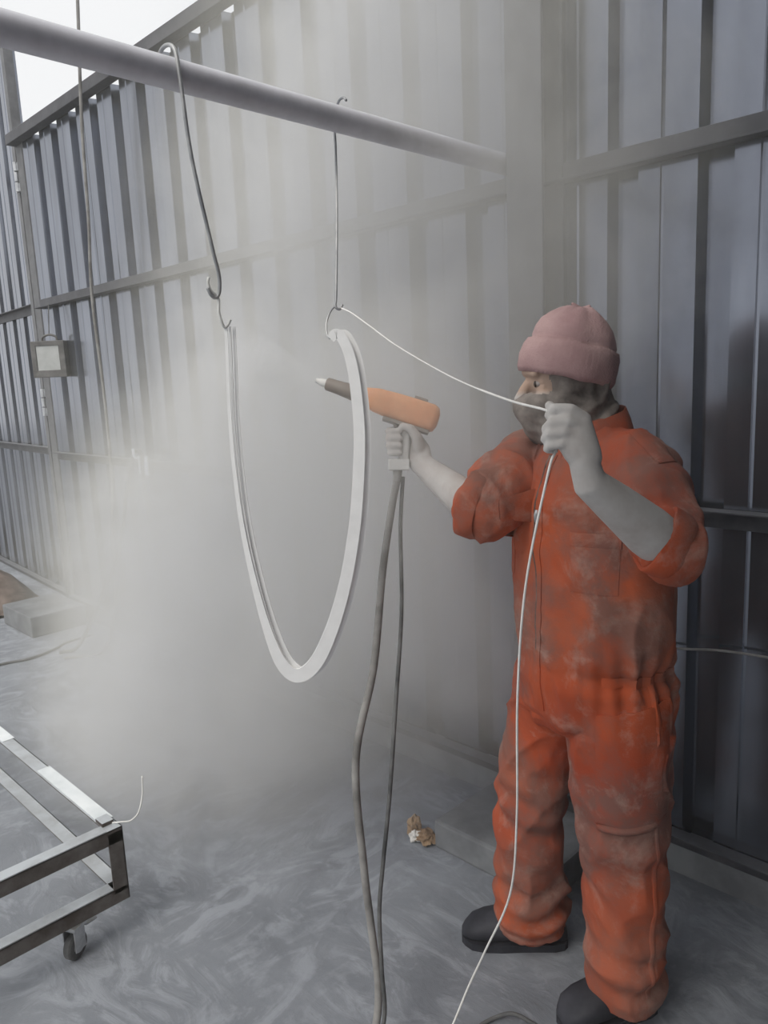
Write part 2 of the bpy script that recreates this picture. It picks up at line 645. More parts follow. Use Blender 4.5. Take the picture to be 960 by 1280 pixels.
# ------------------------------------------------------------------ floodlight on the wall
lamp = empty('floodlight', (-5.1, 2.05, 1.79))
tag(lamp, 'dark square floodlight with pale glass hanging on the corrugated wall', 'floodlight')
bpy.context.view_layer.update()
LM = Matrix.Translation((-5.1, 2.08, 1.79)) @ Matrix.Rotation(math.radians(38), 4, 'Z')
link('housing', Geo().bbox((-0.115, -0.03, -0.115), (0.115, 0.03, 0.115), 0.012, LM), M['lampbody'], lamp)
g = Geo()
for lo, hi in (((-0.115, -0.042, 0.085), (0.115, -0.028, 0.115)), ((-0.115, -0.042, -0.115), (0.115, -0.028, -0.07)),
               ((-0.115, -0.042, -0.08), (-0.08, -0.028, 0.09)), ((0.075, -0.042, -0.08), (0.115, -0.028, 0.09))):
    g.bbox(lo, hi, 0.004, LM)
link('bezel', g, M['lampbody'], lamp)
link('glass', Geo().bbox((-0.082, -0.036, -0.072), (0.078, -0.03, 0.087), 0.002, LM), M['lampglass'], lamp)
hk = [LM @ Vector(p) for p in ((-0.05, 0, 0.11), (-0.045, 0, 0.14), (0.0, 0, 0.155), (0.045, 0, 0.14), (0.05, 0, 0.11))]
link('bail', Geo().tube(crom(hk), 0.007, 8), M['lampbody'], lamp, smooth=True)
link('hanger_wire', Geo().tube([LM @ Vector((0, 0, 0.15)), (-5.1, 2.10, 2.14)], 0.003, 6), M['rubber'], lamp)

# ------------------------------------------------------------------ cables along the wall
c = cable('hanging_cable', [(-4.05, 2.0, 3.72), (-4.063, 2.0, 3.53), (-4.158, 2.0, 2.987), (-4.2, 2.0, 2.5), (-4.257, 2.0, 2.097),
                            (-4.24, 2.0, 1.6), (-4.238, 2.0, 1.432), (-4.254, 2.0, 1.063), (-4.327, 2.0, 0.747), (-4.36, 1.98, 0.3), (-4.40, 1.9, 0.02), (-4.5, 1.7, 0.012)], 0.009, M['hose'])
tag(c, 'thin grey cable hanging down the corrugated wall to the floor', 'cable')
c = cable('draped_hose', [(-4.62, 1.72, 0.012), (-4.55, 1.82, 0.05), (-4.44, 1.95, 0.361), (-4.271, 2.0, 0.633), (-4.157, 2.05, 1.063), (-4.11, 2.07, 1.20), (-4.064, 2.08, 1.234),
                         (-4.03, 2.085, 1.20), (-4.04, 2.085, 1.10), (-3.996, 2.085, 0.602), (-3.96, 2.06, 0.25), (-3.92, 1.98, 0.02), (-3.85, 1.85, 0.012)], 0.011, M['rubber'])
tag(c, 'dark rubber hose looped over a bracket on the wall rail', 'hose')
br = empty('wall_bracket', (-4.06, 2.1, 1.17))
tag(br, 'small pale bracket fixed on the wall rail under the looped hose', 'bracket')
bpy.context.view_layer.update()
link('plate', Geo().bbox((-4.10, 2.094, 1.09), (-4.0, 2.104, 1.20), 0.003), M['tape'], br)
link('arm', Geo().tube(crom([(-4.05, 2.10, 1.18), (-4.055, 2.07, 1.19), (-4.06, 2.055, 1.20), (-4.06, 2.05, 1.245)]), 0.008, 8), M['tape'], br, smooth=True)
c = cable('floor_cable', [(-4.75, 1.1, 0.008), (-4.71, 1.41, 0.008), (-4.669, 1.575, 0.008), (-4.724, 1.742, 0.008), (-4.781, 1.826, 0.008), (-4.8, 2.0, 0.008)], 0.008, M['rubber'])
tag(c, 'dark cable lying on the floor beside the far footing', 'cable')
c = cable('tie_wire', [(-1.33, 2.10, 0.715), (-0.96, 2.13, 0.746), (-0.691, 2.13, 0.779), (0.2, 2.13, 0.80)], 0.004, M['hose'])
tag(c, 'thin wire stretched along the wall behind the worker', 'wire')
c = cable('black_lead', [(-1.06, 1.17, 0.007), (-1.04, 1.26, 0.007), (-1.022, 1.319, 0.008), (-0.99, 1.345, 0.02), (-0.95, 1.36, 0.012), (-0.90, 1.36, 0.007), (-0.85, 1.30, 0.007), (-0.80, 1.20, 0.007)], 0.005, M['rubber'])
tag(c, 'black lead looped on the floor between the worker and the hoses', 'cable')

# ------------------------------------------------------------------ crumpled paper
pp = empty('crumpled_paper', (-1.66, 1.74, 0))
tag(pp, 'crumpled brown and white paper scrap lying on the floor', 'litter')
bpy.context.view_layer.update()


def crumple(name, c, r, sq, mat, seed, parent):
    bm = bmesh.new()
    bmesh.ops.create_icosphere(bm, subdivisions=3, radius=1.0)
    for v in bm.verts:
        d = v.co.normalized()
        k = 1 + 0.55 * noise.noise(d * 2.1 + Vector((seed, 0, 0))) + 0.25 * noise.noise(d * 5.3 + Vector((0, seed, 0)))
        v.co = Vector((d.x * r * k * sq[0], d.y * r * k * sq[1], max(-r * sq[2] * 0.8, d.z * r * k * sq[2]))) + Vector(c)
    me = bpy.data.meshes.new(name)
    bm.to_mesh(me)
    bm.free()
    me.materials.append(mat)
    return link(name, me, mat, parent)


crumple('brown_wad', (-1.70, 1.755, 0.035), 0.036, (0.7, 0.7, 1.1), M['leaf'], 3.1, pp)
crumple('brown_flap', (-1.645, 1.755, 0.020), 0.035, (1.1, 0.9, 0.65), M['leaf'], 8.7, pp)
crumple('white_tissue', (-1.675, 1.735, 0.020), 0.022, (1.0, 0.8, 0.9), M['tissue'], 5.5, pp)

# ------------------------------------------------------------------ cart
cart = empty('steel_cart', (-2.8, 0.4, 0))
tag(cart, 'low welded steel cart with open angle frames on castors', 'cart')
bpy.context.view_layer.update()
XA, XB, YA, YB = -3.75, -2.0, 0.05, 0.86
ZL, ZU = 0.115, 0.345


def angle_x(name, y, z, ysgn, mat='cart', w=0.045, t=0.005):
    g = Geo()
    g.bbox((XA, min(y, y + ysgn * w), z + w - t), (XB, max(y, y + ysgn * w), z + w), 0.0012)
    g.bbox((XA, min(y, y + ysgn * t), z), (XB, max(y, y + ysgn * t), z + w), 0.0012)
    return link(name, g, M[mat], cart)


def angle_y(name, x, z, xsgn, mat='cart', w=0.045, t=0.005):
    g = Geo()
    g.bbox((min(x, x + xsgn * w), YA, z + w - t), (max(x, x + xsgn * w), YB, z + w), 0.0012)
    g.bbox((min(x, x + xsgn * t), YA, z), (max(x, x + xsgn * t), YB, z + w), 0.0012)
    return link(name, g, M[mat], cart)


for z, nm in ((ZL, 'lower_rail'), (ZU - 0.045, 'upper_rail')):
    angle_x(nm, YB, z, -1)
    angle_x(nm, YA, z, 1)
    angle_y(nm, XB, z - (0.0005 if nm == 'upper_rail' else 0), -1)
    angle_y(nm, XA, z, 1)
for px, py, sx_, sy_ in ((XB, YB, -1, -1), (XB, YA, -1, 1), (XA, YB, 1, -1), (XA, YA, 1, 1)):
    g = Geo()
    g.bbox((min(px, px + sx_ * 0.045), min(py, py + sy_ * 0.005), ZL + 0.03), (max(px, px + sx_ * 0.045), max(py, py + sy_ * 0.005), ZU - 0.01), 0.0012)
    g.bbox((min(px, px + sx_ * 0.005), min(py, py + sy_ * 0.045), ZL + 0.03), (max(px, px + sx_ * 0.005), max(py, py + sy_ * 0.045), ZU - 0.01), 0.0012)
    link('upright', g, M['cart'], cart)
link('tape_strip', Geo().bbox((-2.52, YB - 0.040, ZU - 0.0005), (-2.06, YB + 0.002, ZU + 0.003), 0.001), M['tape'], cart)
link('tape_strip', Geo().bbox((-3.4, YB - 0.040, ZU - 0.0005), (-2.84, YB + 0.002, ZU + 0.003), 0.001), M['tape'], cart)
link('latch_plate', Geo().bbox((-2.075, YB - 0.045, ZU), (-2.03, YB - 0.01, ZU + 0.012), 0.002), M['cart'], cart)


def castor(cx, cy):
    e = empty('castor', (cx, cy, 0))
    e.parent = cart
    e.matrix_parent_inverse = cart.matrix_basis.inverted()
    R_ = 0.038

    def put(name, gg, mat, sm=None):
        me = gg.mesh(name)
        o = link(name, me, mat, None, sm)
        o.parent = e
        return o
    gg = Geo()
    ang = math.radians(25)
    ax = Vector((math.cos(ang), math.sin(ang), 0))
    rs = []
    for t_, r_ in ((-0.013, 0.03), (-0.012, R_ - 0.004), (-0.008, R_), (0.008, R_), (0.012, R_ - 0.004), (0.013, 0.03)):
        w = ax.cross(Vector((0, 0, 1)))
        rs.append([ax * t_ + Vector((0, 0, R_)) + (w * math.cos(2 * math.pi * k / 24) + Vector((0, 0, 1)) * math.sin(2 * math.pi * k / 24)) * r_ for k in range(24)])
    gg.rings(rs)
    put('wheel', gg, M['rubber'], 40)
    gg = Geo()
    gg.tube([ax * -0.016 + Vector((0, 0, R_)), ax * 0.016 + Vector((0, 0, R_))], 0.018, 16)
    put('hub', gg, M['chrome'], 40)
    gg = Geo()
    mt = Matrix.Rotation(ang, 4, 'Z')
    gg.bbox((-0.022, -0.02, 0.03), (-0.018, 0.02, 0.10), 0.001, mt)
    gg.bbox((0.018, -0.02, 0.03), (0.022, 0.02, 0.10), 0.001, mt)
    gg.bbox((-0.024, -0.022, 0.095), (0.024, 0.022, 0.102), 0.001, mt)
    put('fork', gg, M['chrome'])
    gg = Geo()
    gg.bbox((-0.035, -0.03, 0.106), (0.035, 0.03, 0.115), 0.001, mt)
    gg.tube([(0, 0, 0.098), (0, 0, 0.108)], 0.018, 14)
    put('top_plate', gg, M['chrome'])
    gg = Geo()
    gg.bbox((-0.02, 0.012, 0.086), (0.02, 0.056, 0.092), 0.002, mt @ Matrix.Rotation(math.radians(-12), 4, 'X'))
    put('brake_pedal', gg, M['chrome'])


for cx, cy in ((-2.03, 0.70), (-2.03, 0.16), (-3.68, 0.70), (-3.68, 0.16)):
    castor(cx, cy)
c = cable('thin_wire', [(-2.03, 0.845, 0.347), (-2.01, 0.862, 0.350), (-1.995, 0.885, 0.350), (-1.993, 0.91, 0.366), (-2.0, 0.93, 0.41), (-2.01, 0.94, 0.46)], 0.0025, M['wire'], parent=cart)

# ------------------------------------------------------------------ hanging workpiece
PLx, PLy = -1.5, 1.0088
UU = Vector((0.6905, 0.7233, 0))
NN = Vector((-0.7233, 0.6905, 0))
path = [(0.0, 1.708), (-0.002, 1.634), (-0.007, 1.508), (-0.006, 1.378), (0.002, 1.245), (0.02, 1.108), (0.044, 0.987), (0.071, 0.905), (0.108, 0.872),
        (0.155, 0.904), (0.201, 0.995), (0.238, 1.107), (0.265, 1.232), (0.28, 1.346), (0.288, 1.457), (0.284, 1.567), (0.275, 1.63), (0.261, 1.668), (0.247, 1.681), (0.234, 1.67)]
wid = [7, 7, 8, 9, 11, 15, 21, 29, 35, 34, 31, 29, 28, 27, 26, 25, 24, 23, 23, 20]
cp = crom([(a, w * 0.001, b) for (a, b), w in zip(path, wid)], 8)
hoop = empty('hoop_frame', (-1.42, 1.09, 0.86))
tag(hoop, 'white powder coated hoop shaped metal frame hanging from the overhead beam', 'metal frame')
bpy.context.view_layer.update()


def band(name, n0, n1, du, shrink, mat):
    g = Geo()
    rs = []
    for i, p in enumerate(cp):
        a = cp[max(0, i - 1)]
        b = cp[min(len(cp) - 1, i + 1)]
        tx, tz = b.x - a.x, b.z - a.z
        L = math.hypot(tx, tz)
        tx, tz = tx / L, tz / L
        px, pz = -tz, tx                       # in-plane normal
        w = p.y * 0.5 * shrink
        base = Vector((PLx, PLy, 0)) + UU * (p.x + du) + Vector((0, 0, p.z))
        side = UU * px + Vector((0, 0, pz))
        rs.append([base + side * w + NN * n0, base - side * w + NN * n0, base - side * w + NN * n1, base + side * w + NN * n1])
    g.rings(rs)
    return link(name, g, mat, hoop, smooth=35)


band('front_flange', 0.0, 0.005, 0.0, 1.0, M['white'])
band('web', 0.005, 0.014, 0.008, 0.5, M['white'])
band('rear_flange', 0.014, 0.019, 0.016, 0.85, M['white'])

# hooks
h1 = cable('long_hook', [(-1.538, 0.915, 2.20), (-1.537, 0.916, 2.235), (-1.52, 0.918, 2.262), (-1.49, 0.918, 2.264), (-1.466, 0.918, 2.244), (-1.463, 0.922, 2.19), (-1.463, 0.933, 2.047), (-1.478, 0.975, 1.875), (-1.493, 0.997, 1.82), (-1.497, 0.998, 1.785), (-1.5, 0.99, 1.770), (-1.5, 0.978, 1.775), (-1.5, 0.970, 1.79)], 0.0042, M['hook'], sub=6)
tag(h1, 'long dark steel hook on the beam holding the straight end of the hoop', 'hook')
h2 = cable('wire_hook', [(-1.5, 0.975, 1.812), (-1.5, 0.972, 1.800), (-1.5, 0.977, 1.785), (-1.5, 0.988, 1.776), (-1.5, 0.996, 1.765), (-1.5, 0.994, 1.74), (-1.5, 0.999, 1.718), (-1.5, 1.006, 1.706), (-1.495, 1.013, 1.712), (-1.49, 1.016, 1.722)], 0.0032, M['wire'], sub=6)
tag(h2, 'short pale wire hook linking the long hook to the hoop', 'hook')
h3 = cable('rod_hook', [(-1.478, 1.395, 2.252), (-1.49, 1.397, 2.262), (-1.515, 1.402, 2.258), (-1.536, 1.405, 2.222), (-1.52, 1.39, 2.15), (-1.455, 1.325, 2.0), (-1.40, 1.265, 1.86), (-1.365, 1.225, 1.765), (-1.358, 1.215, 1.745), (-1.352, 1.222, 1.738), (-1.352, 1.232, 1.748)], 0.0032, M['hook'], sub=6)
tag(h3, 'thin steel rod hook on the beam holding the curled end of the hoop', 'hook')
h4 = cable('wire_loop', [(-1.357, 1.218, 1.748), (-1.365, 1.207, 1.735), (-1.368, 1.195, 1.71), (-1.358, 1.185, 1.685), (-1.345, 1.181, 1.672), (-1.338, 1.184, 1.675)], 0.0022, M['hook'], sub=6)
tag(h4, 'thin wire loop between the rod hook and the curled end', 'wire')

# ------------------------------------------------------------------ spray gun
GO = Vector((-1.3847, 1.3582, 1.5242))        # middle of the gun
gx = -(AX_R * 0.952 - AX_U * 0.305).normalized()          # points along the barrel to the nozzle
gy = (AX_U * 0.952 + AX_R * 0.305).normalized()           # top of the gun
gz = gx.cross(gy)
GMx = Matrix(((gx.x, gy.x, gz.x, GO.x), (gx.y, gy.y, gz.y, GO.y), (gx.z, gy.z, gz.z, GO.z), (0, 0, 0, 1)))
gun = empty('spray_gun', (-1.33, 1.38, 1.40))
tag(gun, 'orange powder spray gun with a long barrel in a raised hand', 'spray gun')
bpy.context.view_layer.update()


def gp(x, y, z):
    return GMx @ Vector((x, y, z))


def gsec(x, yc, a, b):
    return (gp(x, yc, 0), gy, gz, a, b)


g = Geo().loft([gsec(0.045, 0.0, 0.014, 0.016), gsec(0.040, 0.0, 0.020, 0.021), gsec(0.0, 0.0, 0.030, 0.025), gsec(-0.05, -0.001, 0.034, 0.027),
                gsec(-0.10, -0.002, 0.036, 0.028), gsec(-0.145, -0.002, 0.036, 0.028), gsec(-0.158, -0.002, 0.030, 0.024), gsec(-0.164, -0.002, 0.016, 0.014)], 24, power=2.6)
link('body', g, M['gun'], gun, smooth=50)
link('top_switch', Geo().bbox((-0.125, 0.032, -0.01), (-0.09, 0.040, 0.01), 0.003, GMx), M['barrel'], gun)
link('base_plate', Geo().bbox((-0.15, -0.043, -0.022), (-0.03, -0.034, 0.022), 0.002, GMx), M['barrel'], gun)
g = Geo().tube([gp(0.03, 0, 0), gp(0.05, 0, 0), gp(0.10, 0.001, 0), gp(0.128, 0.001, 0), gp(0.132, 0.001, 0)], [0.022, 0.021, 0.017, 0.016, 0.012], 20)
link('barrel', g, M['barrel'], gun, smooth=50)
g = Geo().tube([gp(0.128, 0.001, 0), gp(0.146, 0.001, 0), gp(0.150, 0.001, 0), gp(0.158, 0.001, 0)], [0.010, 0.010, 0.007, 0.006], 16)
link('nozzle', g, M['palegrip'], gun, smooth=50)
gd = (-AX_U * 0.985 - AX_R * 0.06).normalized()          # down along the grip
g0 = GO + AX_R * 0.074 - AX_U * 0.05
gw = AX_R * 1.0
g = Geo().loft([(g0 + gd * s, AX_R, AX_B, a, b) for s, a, b in ((-0.02, 0.018, 0.014), (0.03, 0.015, 0.013), (0.08, 0.014, 0.013), (0.10, 0.014, 0.013))], 16, power=3)
link('grip', g, M['palegrip'], gun, smooth=50)
gm2 = Matrix.Translation(g0 + gd * 0.112 - AX_R * 0.010) @ Matrix(((AX_R.x, AX_B.x, AX_U.x, 0), (AX_R.y, AX_B.y, AX_U.y, 0), (AX_R.z, AX_B.z, AX_U.z, 0), (0, 0, 0, 1)))
link('grip_base', Geo().bbox((-0.026, -0.016, -0.014), (0.026, 0.016, 0.014), 0.003, gm2), M['palegrip'], gun)
tr = [g0 + AX_R * -0.02 + AX_U * 0.022, g0 + AX_R * -0.028 + AX_U * -0.002, g0 + AX_R * -0.022 - AX_U * 0.02]
link('trigger', Geo().tube(crom(tr), 0.005, 8), M['barrel'], gun, smooth=True)
HB = g0 + gd * 0.124 - AX_R * 0.012                 # where the hose leaves the grip
link('hose_fitting', Geo().tube([HB - gd * 0.002, HB + gd * 0.03], [0.012, 0.010], 14), M['hose'], gun, smooth=50)

c = cable('powder_hose', [HB + gd * 0.025, (-1.335, 1.345, 1.25), (-1.325, 1.294, 1.10), (-1.30, 1.225, 0.883), (-1.255, 1.11, 0.70), (-1.222, 1.087, 0.459), (-1.205, 1.085, 0.30), (-1.18, 1.075, 0.17), (-1.17, 1.05, 0.075), (-1.15, 0.98, 0.018), (-1.05, 0.80, 0.016), (-0.8, 0.55, 0.016)], 0.0095, M['hose'], n=12)
tag(c, 'thick grey powder hose hanging from the spray gun to the floor', 'hose')
c = cable('gun_cable', [HB + gd * 0.018 + AX_R * 0.014, (-1.325, 1.365, 1.20), (-1.29, 1.32, 1.0), (-1.235, 1.23, 0.80), (-1.20, 1.16, 0.60), (-1.196, 1.125, 0.45), (-1.190, 1.10, 0.34), (-1.165, 1.075, 0.22), (-1.15, 1.06, 0.10), (-1.14, 0.99, 0.012), (-1.03, 0.82, 0.010), (-0.74, 0.55, 0.010)], 0.005, M['rubber'])
tag(c, 'thin dark cable hanging beside the powder hose from the spray gun', 'cable')

# ------------------------------------------------------------------ the worker
LV = Vector((0.954, -0.300, 0))       # towards his left
FV = Vector((-0.300, -0.954, 0))      # the way his chest faces
UZ = Vector((0, 0, 1))
HF = Vector((-0.66, -0.75, 0)).normalized()      # the way his head faces
HL = Vector((-HF.y, HF.x, 0)) * -1.0             # his left
HL = Vector((0.75, -0.66, 0))
HC = Vector((-0.975, 1.572, 1.532))              # head centre
S_R, E_R, W_R = Vector((-1.10, 1.655, 1.37)), Vector((-1.078, 1.38, 1.262)), Vector((-1.285, 1.412, 1.360))
S_L, E_L, W_L = Vector((-0.785, 1.562, 1.370)), Vector((-0.6325, 1.3920, 1.2291)), Vector((-0.705, 1.2151, 1.3784))
OL = Vector((-0.7324, 1.1939, 1.4623))
OR = Vector((-1.3261, 1.3922, 1.4227))


def hp(f, l, u):
    return HC + HF * f + HL * l + UZ * u


def lh(x, y, z=0.0):
    """left hand, millimetres: right, up, towards the photographer"""
    return OL + AX_R * x * 0.001 + AX_U * y * 0.001 + AX_B * z * 0.001


def rh(x, y, z=0.0):
    return OR + AX_R * x * 0.001 + AX_U * y * 0.001 + AX_B * z * 0.001


b = Geo()
tor = [((-0.92, 1.59, 0.76), 0.13, 0.10), ((-0.91, 1.59, 0.85), 0.155, 0.115), ((-0.91, 1.592, 1.0), 0.14, 0.105), ((-0.915, 1.595, 1.15), 0.155, 0.115),
       ((-0.925, 1.60, 1.30), 0.17, 0.11), ((-0.93, 1.60, 1.37), 0.15, 0.085), ((-0.935, 1.60, 1.42), 0.07, 0.06)]
b.loft([(c_, LV, FV, a_, b_) for c_, a_, b_ in tor], 24)
b.capsule([(-0.935, 1.605, 1.38), (-0.945, 1.595, 1.46), (-0.955, 1.59, 1.54)], [0.062, 0.056, 0.056])
LEGS = {'R': [(-1.005, 1.615, 0.84), (-1.05, 1.60, 0.66), (-1.088, 1.575, 0.47), (-1.10, 1.590, 0.28), (-1.105, 1.600, 0.09)],
        'L': [(-0.835, 1.565, 0.84), (-0.815, 1.552, 0.66), (-0.805, 1.543, 0.47), (-0.800, 1.552, 0.28), (-0.798, 1.560, 0.09)]}
for s in 'RL':
    b.capsule(LEGS[s], [0.082, 0.074, 0.056, 0.052, 0.038])
b.capsule([LEGS['R'][-1], (-1.13, 1.575, 0.050), (-1.19, 1.528, 0.045)], [0.034, 0.030, 0.024])
b.capsule([LEGS['L'][-1], (-0.815, 1.53, 0.050), (-0.852, 1.475, 0.045)], [0.034, 0.030, 0.024])


def limb(g_, pts, rad):
    g_.capsule(pts, rad, 18)


mid = lambda a_, b_, t: a_.lerp(b_, t)
limb(b, [S_R, mid(S_R, E_R, 0.5), E_R], [0.058, 0.050, 0.042])
limb(b, [E_R, mid(E_R, W_R, 0.3), mid(E_R, W_R, 0.7), W_R], [0.043, 0.046, 0.036, 0.028])
limb(b, [S_L, mid(S_L, E_L, 0.5), E_L], [0.058, 0.050, 0.044])
limb(b, [E_L, mid(E_L, W_L, 0.3), mid(E_L, W_L, 0.7), W_L, lh(24, -42, 1)], [0.047, 0.049, 0.039, 0.031, 0.026])
# head
b.ellipsoid(hp(-0.005, 0, 0.045), (HF * 0.098, HL * 0.077, UZ * 0.100))
b.ellipsoid(hp(0.028, 0, -0.045), (HF * 0.062, HL * 0.060, UZ * 0.075))
b.ellipsoid(hp(0.058, 0, -0.088), (HF * 0.030, HL * 0.030, UZ * 0.026))          # chin
b.capsule([hp(0.080, 0, 0.028), hp(0.096, 0, 0.005), hp(0.106, 0, -0.018)], [0.011, 0.012, 0.015])   # nose
b.capsule([hp(0.080, -0.042, 0.042), hp(0.092, 0, 0.046), hp(0.080, 0.042, 0.042)], 0.011)            # brow
for s in (-1, 1):
    b.capsule([hp(0.070, 0.018 * s, 0.024), hp(0.076, 0.031 * s, 0.029), hp(0.066, 0.046 * s, 0.022)], 0.006)   # eyelids
    b.capsule([hp(0.070, 0.018 * s, 0.010), hp(0.073, 0.031 * s, 0.005), hp(0.064, 0.046 * s, 0.010)], 0.006)
    b.ellipsoid(hp(0.058, 0.040 * s, -0.018), (HF * 0.026, HL * 0.024, UZ * 0.024))      # cheeks
b.capsule([hp(0.088, -0.018, -0.056), hp(0.094, 0, -0.056), hp(0.088, 0.018, -0.056)], 0.009)       # lips
for s in (-1, 1):
    b.ellipsoid(hp(-0.012, 0.066 * s, 0.0), (HF * 0.020, HL * 0.010, UZ * 0.030))
# left hand: fist on the cord, knuckles to the camera
b.loft([(lh(27, -56, 1), AX_R, AX_B, 0.022, 0.018), (lh(25, -42, 2), AX_R, AX_B, 0.033, 0.023), (lh(18, -25, 4), AX_R, AX_B, 0.037, 0.022),
        (lh(12, 0, 4), AX_R, AX_B, 0.035, 0.020), (lh(16, 24, 2), AX_R, AX_B, 0.024, 0.017)], 20)
FL = [[(27, 30, 4), (0, 46, 10), (-27, 48, 2), (-34, 38, -14), (-18, 32, -26)],
      [(24, 14, 8), (-6, 24, 15), (-34, 22, 6), (-40, 14, -12), (-22, 9, -26)],
      [(16, -4, 8), (-12, 5, 15), (-37, 3, 6), (-42, -4, -12), (-24, -8, -25)],
      [(4, -24, 6), (-16, -15, 12), (-35, -17, 4), (-38, -22, -12), (-22, -24, -22)]]
FRAD = [[11.5, 11, 10.4, 9.3, 8.2], [11.8, 11.2, 10.4, 9.4, 8.2], [11.2, 10.6, 10, 9, 8], [10.2, 9.6, 9, 8.2, 7.4]]
for pts, rr in zip(FL, FRAD):
    b.capsule([lh(*p) for p in pts], [q * 0.001 for q in rr], 14)
b.capsule([lh(30, -40, -10), lh(10, -12, -32), lh(-10, 22, -36), lh(-28, 52, -22), lh(-33, 56, -12)], [0.016, 0.014, 0.0125, 0.0105, 0.009])
# right hand: closed round the grip of the gun
b.loft([(W_R, AX_R * 0.8 + AX_U * 0.6, AX_B, 0.030, 0.024), (rh(36, -36, -8), AX_R * 0.8 + AX_U * 0.6, AX_B, 0.036, 0.022), (rh(22, -12, -16), AX_R * 0.4 + AX_U * 0.9, AX_B, 0.040, 0.018),
        (rh(10, -6, -20), AX_U, AX_B, 0.040, 0.014)], 20)
FRH = [[(8, 26, -20), (-22, 26, -12), (-40, 22, 2), (-28, 21, 18), (-12, 20, 21)],
       [(8, 8, -22), (-22, 7, -16), (-40, 4, 2), (-28, 3, 18), (-10, 2, 22)],
       [(8, -12, -22), (-22, -13, -16), (-39, -15, 2), (-27, -16, 18), (-10, -17, 22)],
       [(8, -30, -20), (-20, -31, -14), (-36, -33, 2), (-26, -34, 16), (-10, -35, 20)]]
for pts, rr in zip(FRH, FRAD):
    b.capsule([rh(*p) for p in pts], [q * 0.00092 for q in rr], 14)
b.capsule([rh(36, -20, 6), rh(30, 8, 20), rh(14, 27, 24), rh(-4, 32, 22)], [0.016, 0.014, 0.0115, 0.0095])
body = remeshed(b, 0.0038, 3)
smooth_mesh(body)
body.materials.append(M['skin'])
person = link('person', body, None)
tag(person, 'person in dusty orange coveralls and beanie spraying with an orange gun', 'person')


# --- coverall
def fold(p, amp, dirv, scale, seed, sharp=1.0):
    q = Vector((p.x * scale[0], p.y * scale[1], p.z * scale[2])) + Vector((seed, seed * 0.7, -seed))
    n_ = noise.noise(q) * 0.65 + noise.noise(q * 2.1) * 0.35
    return amp * (1 - abs(n_) * 2.4)


cv = Geo()
tor = [((-0.93, 1.588, 0.735), 0.15, 0.125), ((-0.92, 1.588, 0.78), 0.19, 0.150), ((-0.912, 1.59, 0.86), 0.198, 0.157), ((-0.91, 1.59, 0.90), 0.193, 0.150), ((-0.91, 1.592, 0.98), 0.197, 0.158),
       ((-0.913, 1.594, 1.08), 0.200, 0.160), ((-0.918, 1.597, 1.18), 0.205, 0.160), ((-0.925, 1.60, 1.28), 0.205, 0.152), ((-0.928, 1.602, 1.35), 0.195, 0.130),
       ((-0.932, 1.604, 1.40), 0.155, 0.105), ((-0.936, 1.604, 1.44), 0.100, 0.085), ((-0.940, 1.604, 1.465), 0.080, 0.075)]
cv.loft([(c_, LV, FV, a_, b_) for c_, a_, b_ in tor], 36)
cv.capsule([(-1.015, 1.612, 0.82), (-1.055, 1.598, 0.66), (-1.090, 1.574, 0.47), (-1.100, 1.585, 0.28), (-1.106, 1.597, 0.13), (-1.108, 1.60, 0.075)], [0.112, 0.100, 0.088, 0.084, 0.090, 0.066], 24)
cv.capsule([(-0.835, 1.565, 0.82), (-0.818, 1.552, 0.66), (-0.806, 1.543, 0.47), (-0.802, 1.552, 0.28), (-0.800, 1.556, 0.13), (-0.800, 1.558, 0.070)], [0.122, 0.112, 0.092, 0.086, 0.092, 0.066], 24)
cv.loft([((-1.103, 1.592, 0.22), LV, FV, 0.080, 0.084), ((-1.106, 1.597, 0.13), LV, FV, 0.090, 0.094), ((-1.108, 1.600, 0.052), LV, FV, 0.086, 0.092)], 26)
cv.loft([((-0.801, 1.554, 0.22), LV, FV, 0.082, 0.086), ((-0.800, 1.556, 0.13), LV, FV, 0.092, 0.096), ((-0.800, 1.560, 0.048), LV, FV, 0.088, 0.092)], 26)
ER_C = mid(S_R, E_R, 0.93)
cv.capsule([S_R + Vector((0.04, -0.01, 0)), mid(S_R, E_R, 0.15), mid(S_R, E_R, 0.6), ER_C + (E_R - S_R).normalized() * -0.01], [0.080, 0.086, 0.084, 0.072], 24)
LCUF = E_L.lerp(W_L, 0.12)
cv.capsule([S_L + Vector((-0.04, 0.01, 0)), mid(S_L, E_L, 0.15), mid(S_L, E_L, 0.6), E_L], [0.074, 0.077, 0.070, 0.060], 24)
cm = remeshed(cv, 0.0055, 7)
cm.update()
nv = len(cm.vertices)
co = [v_.co.copy() for v_ in cm.vertices]
no = [v_.normal.copy() for v_ in cm.vertices]
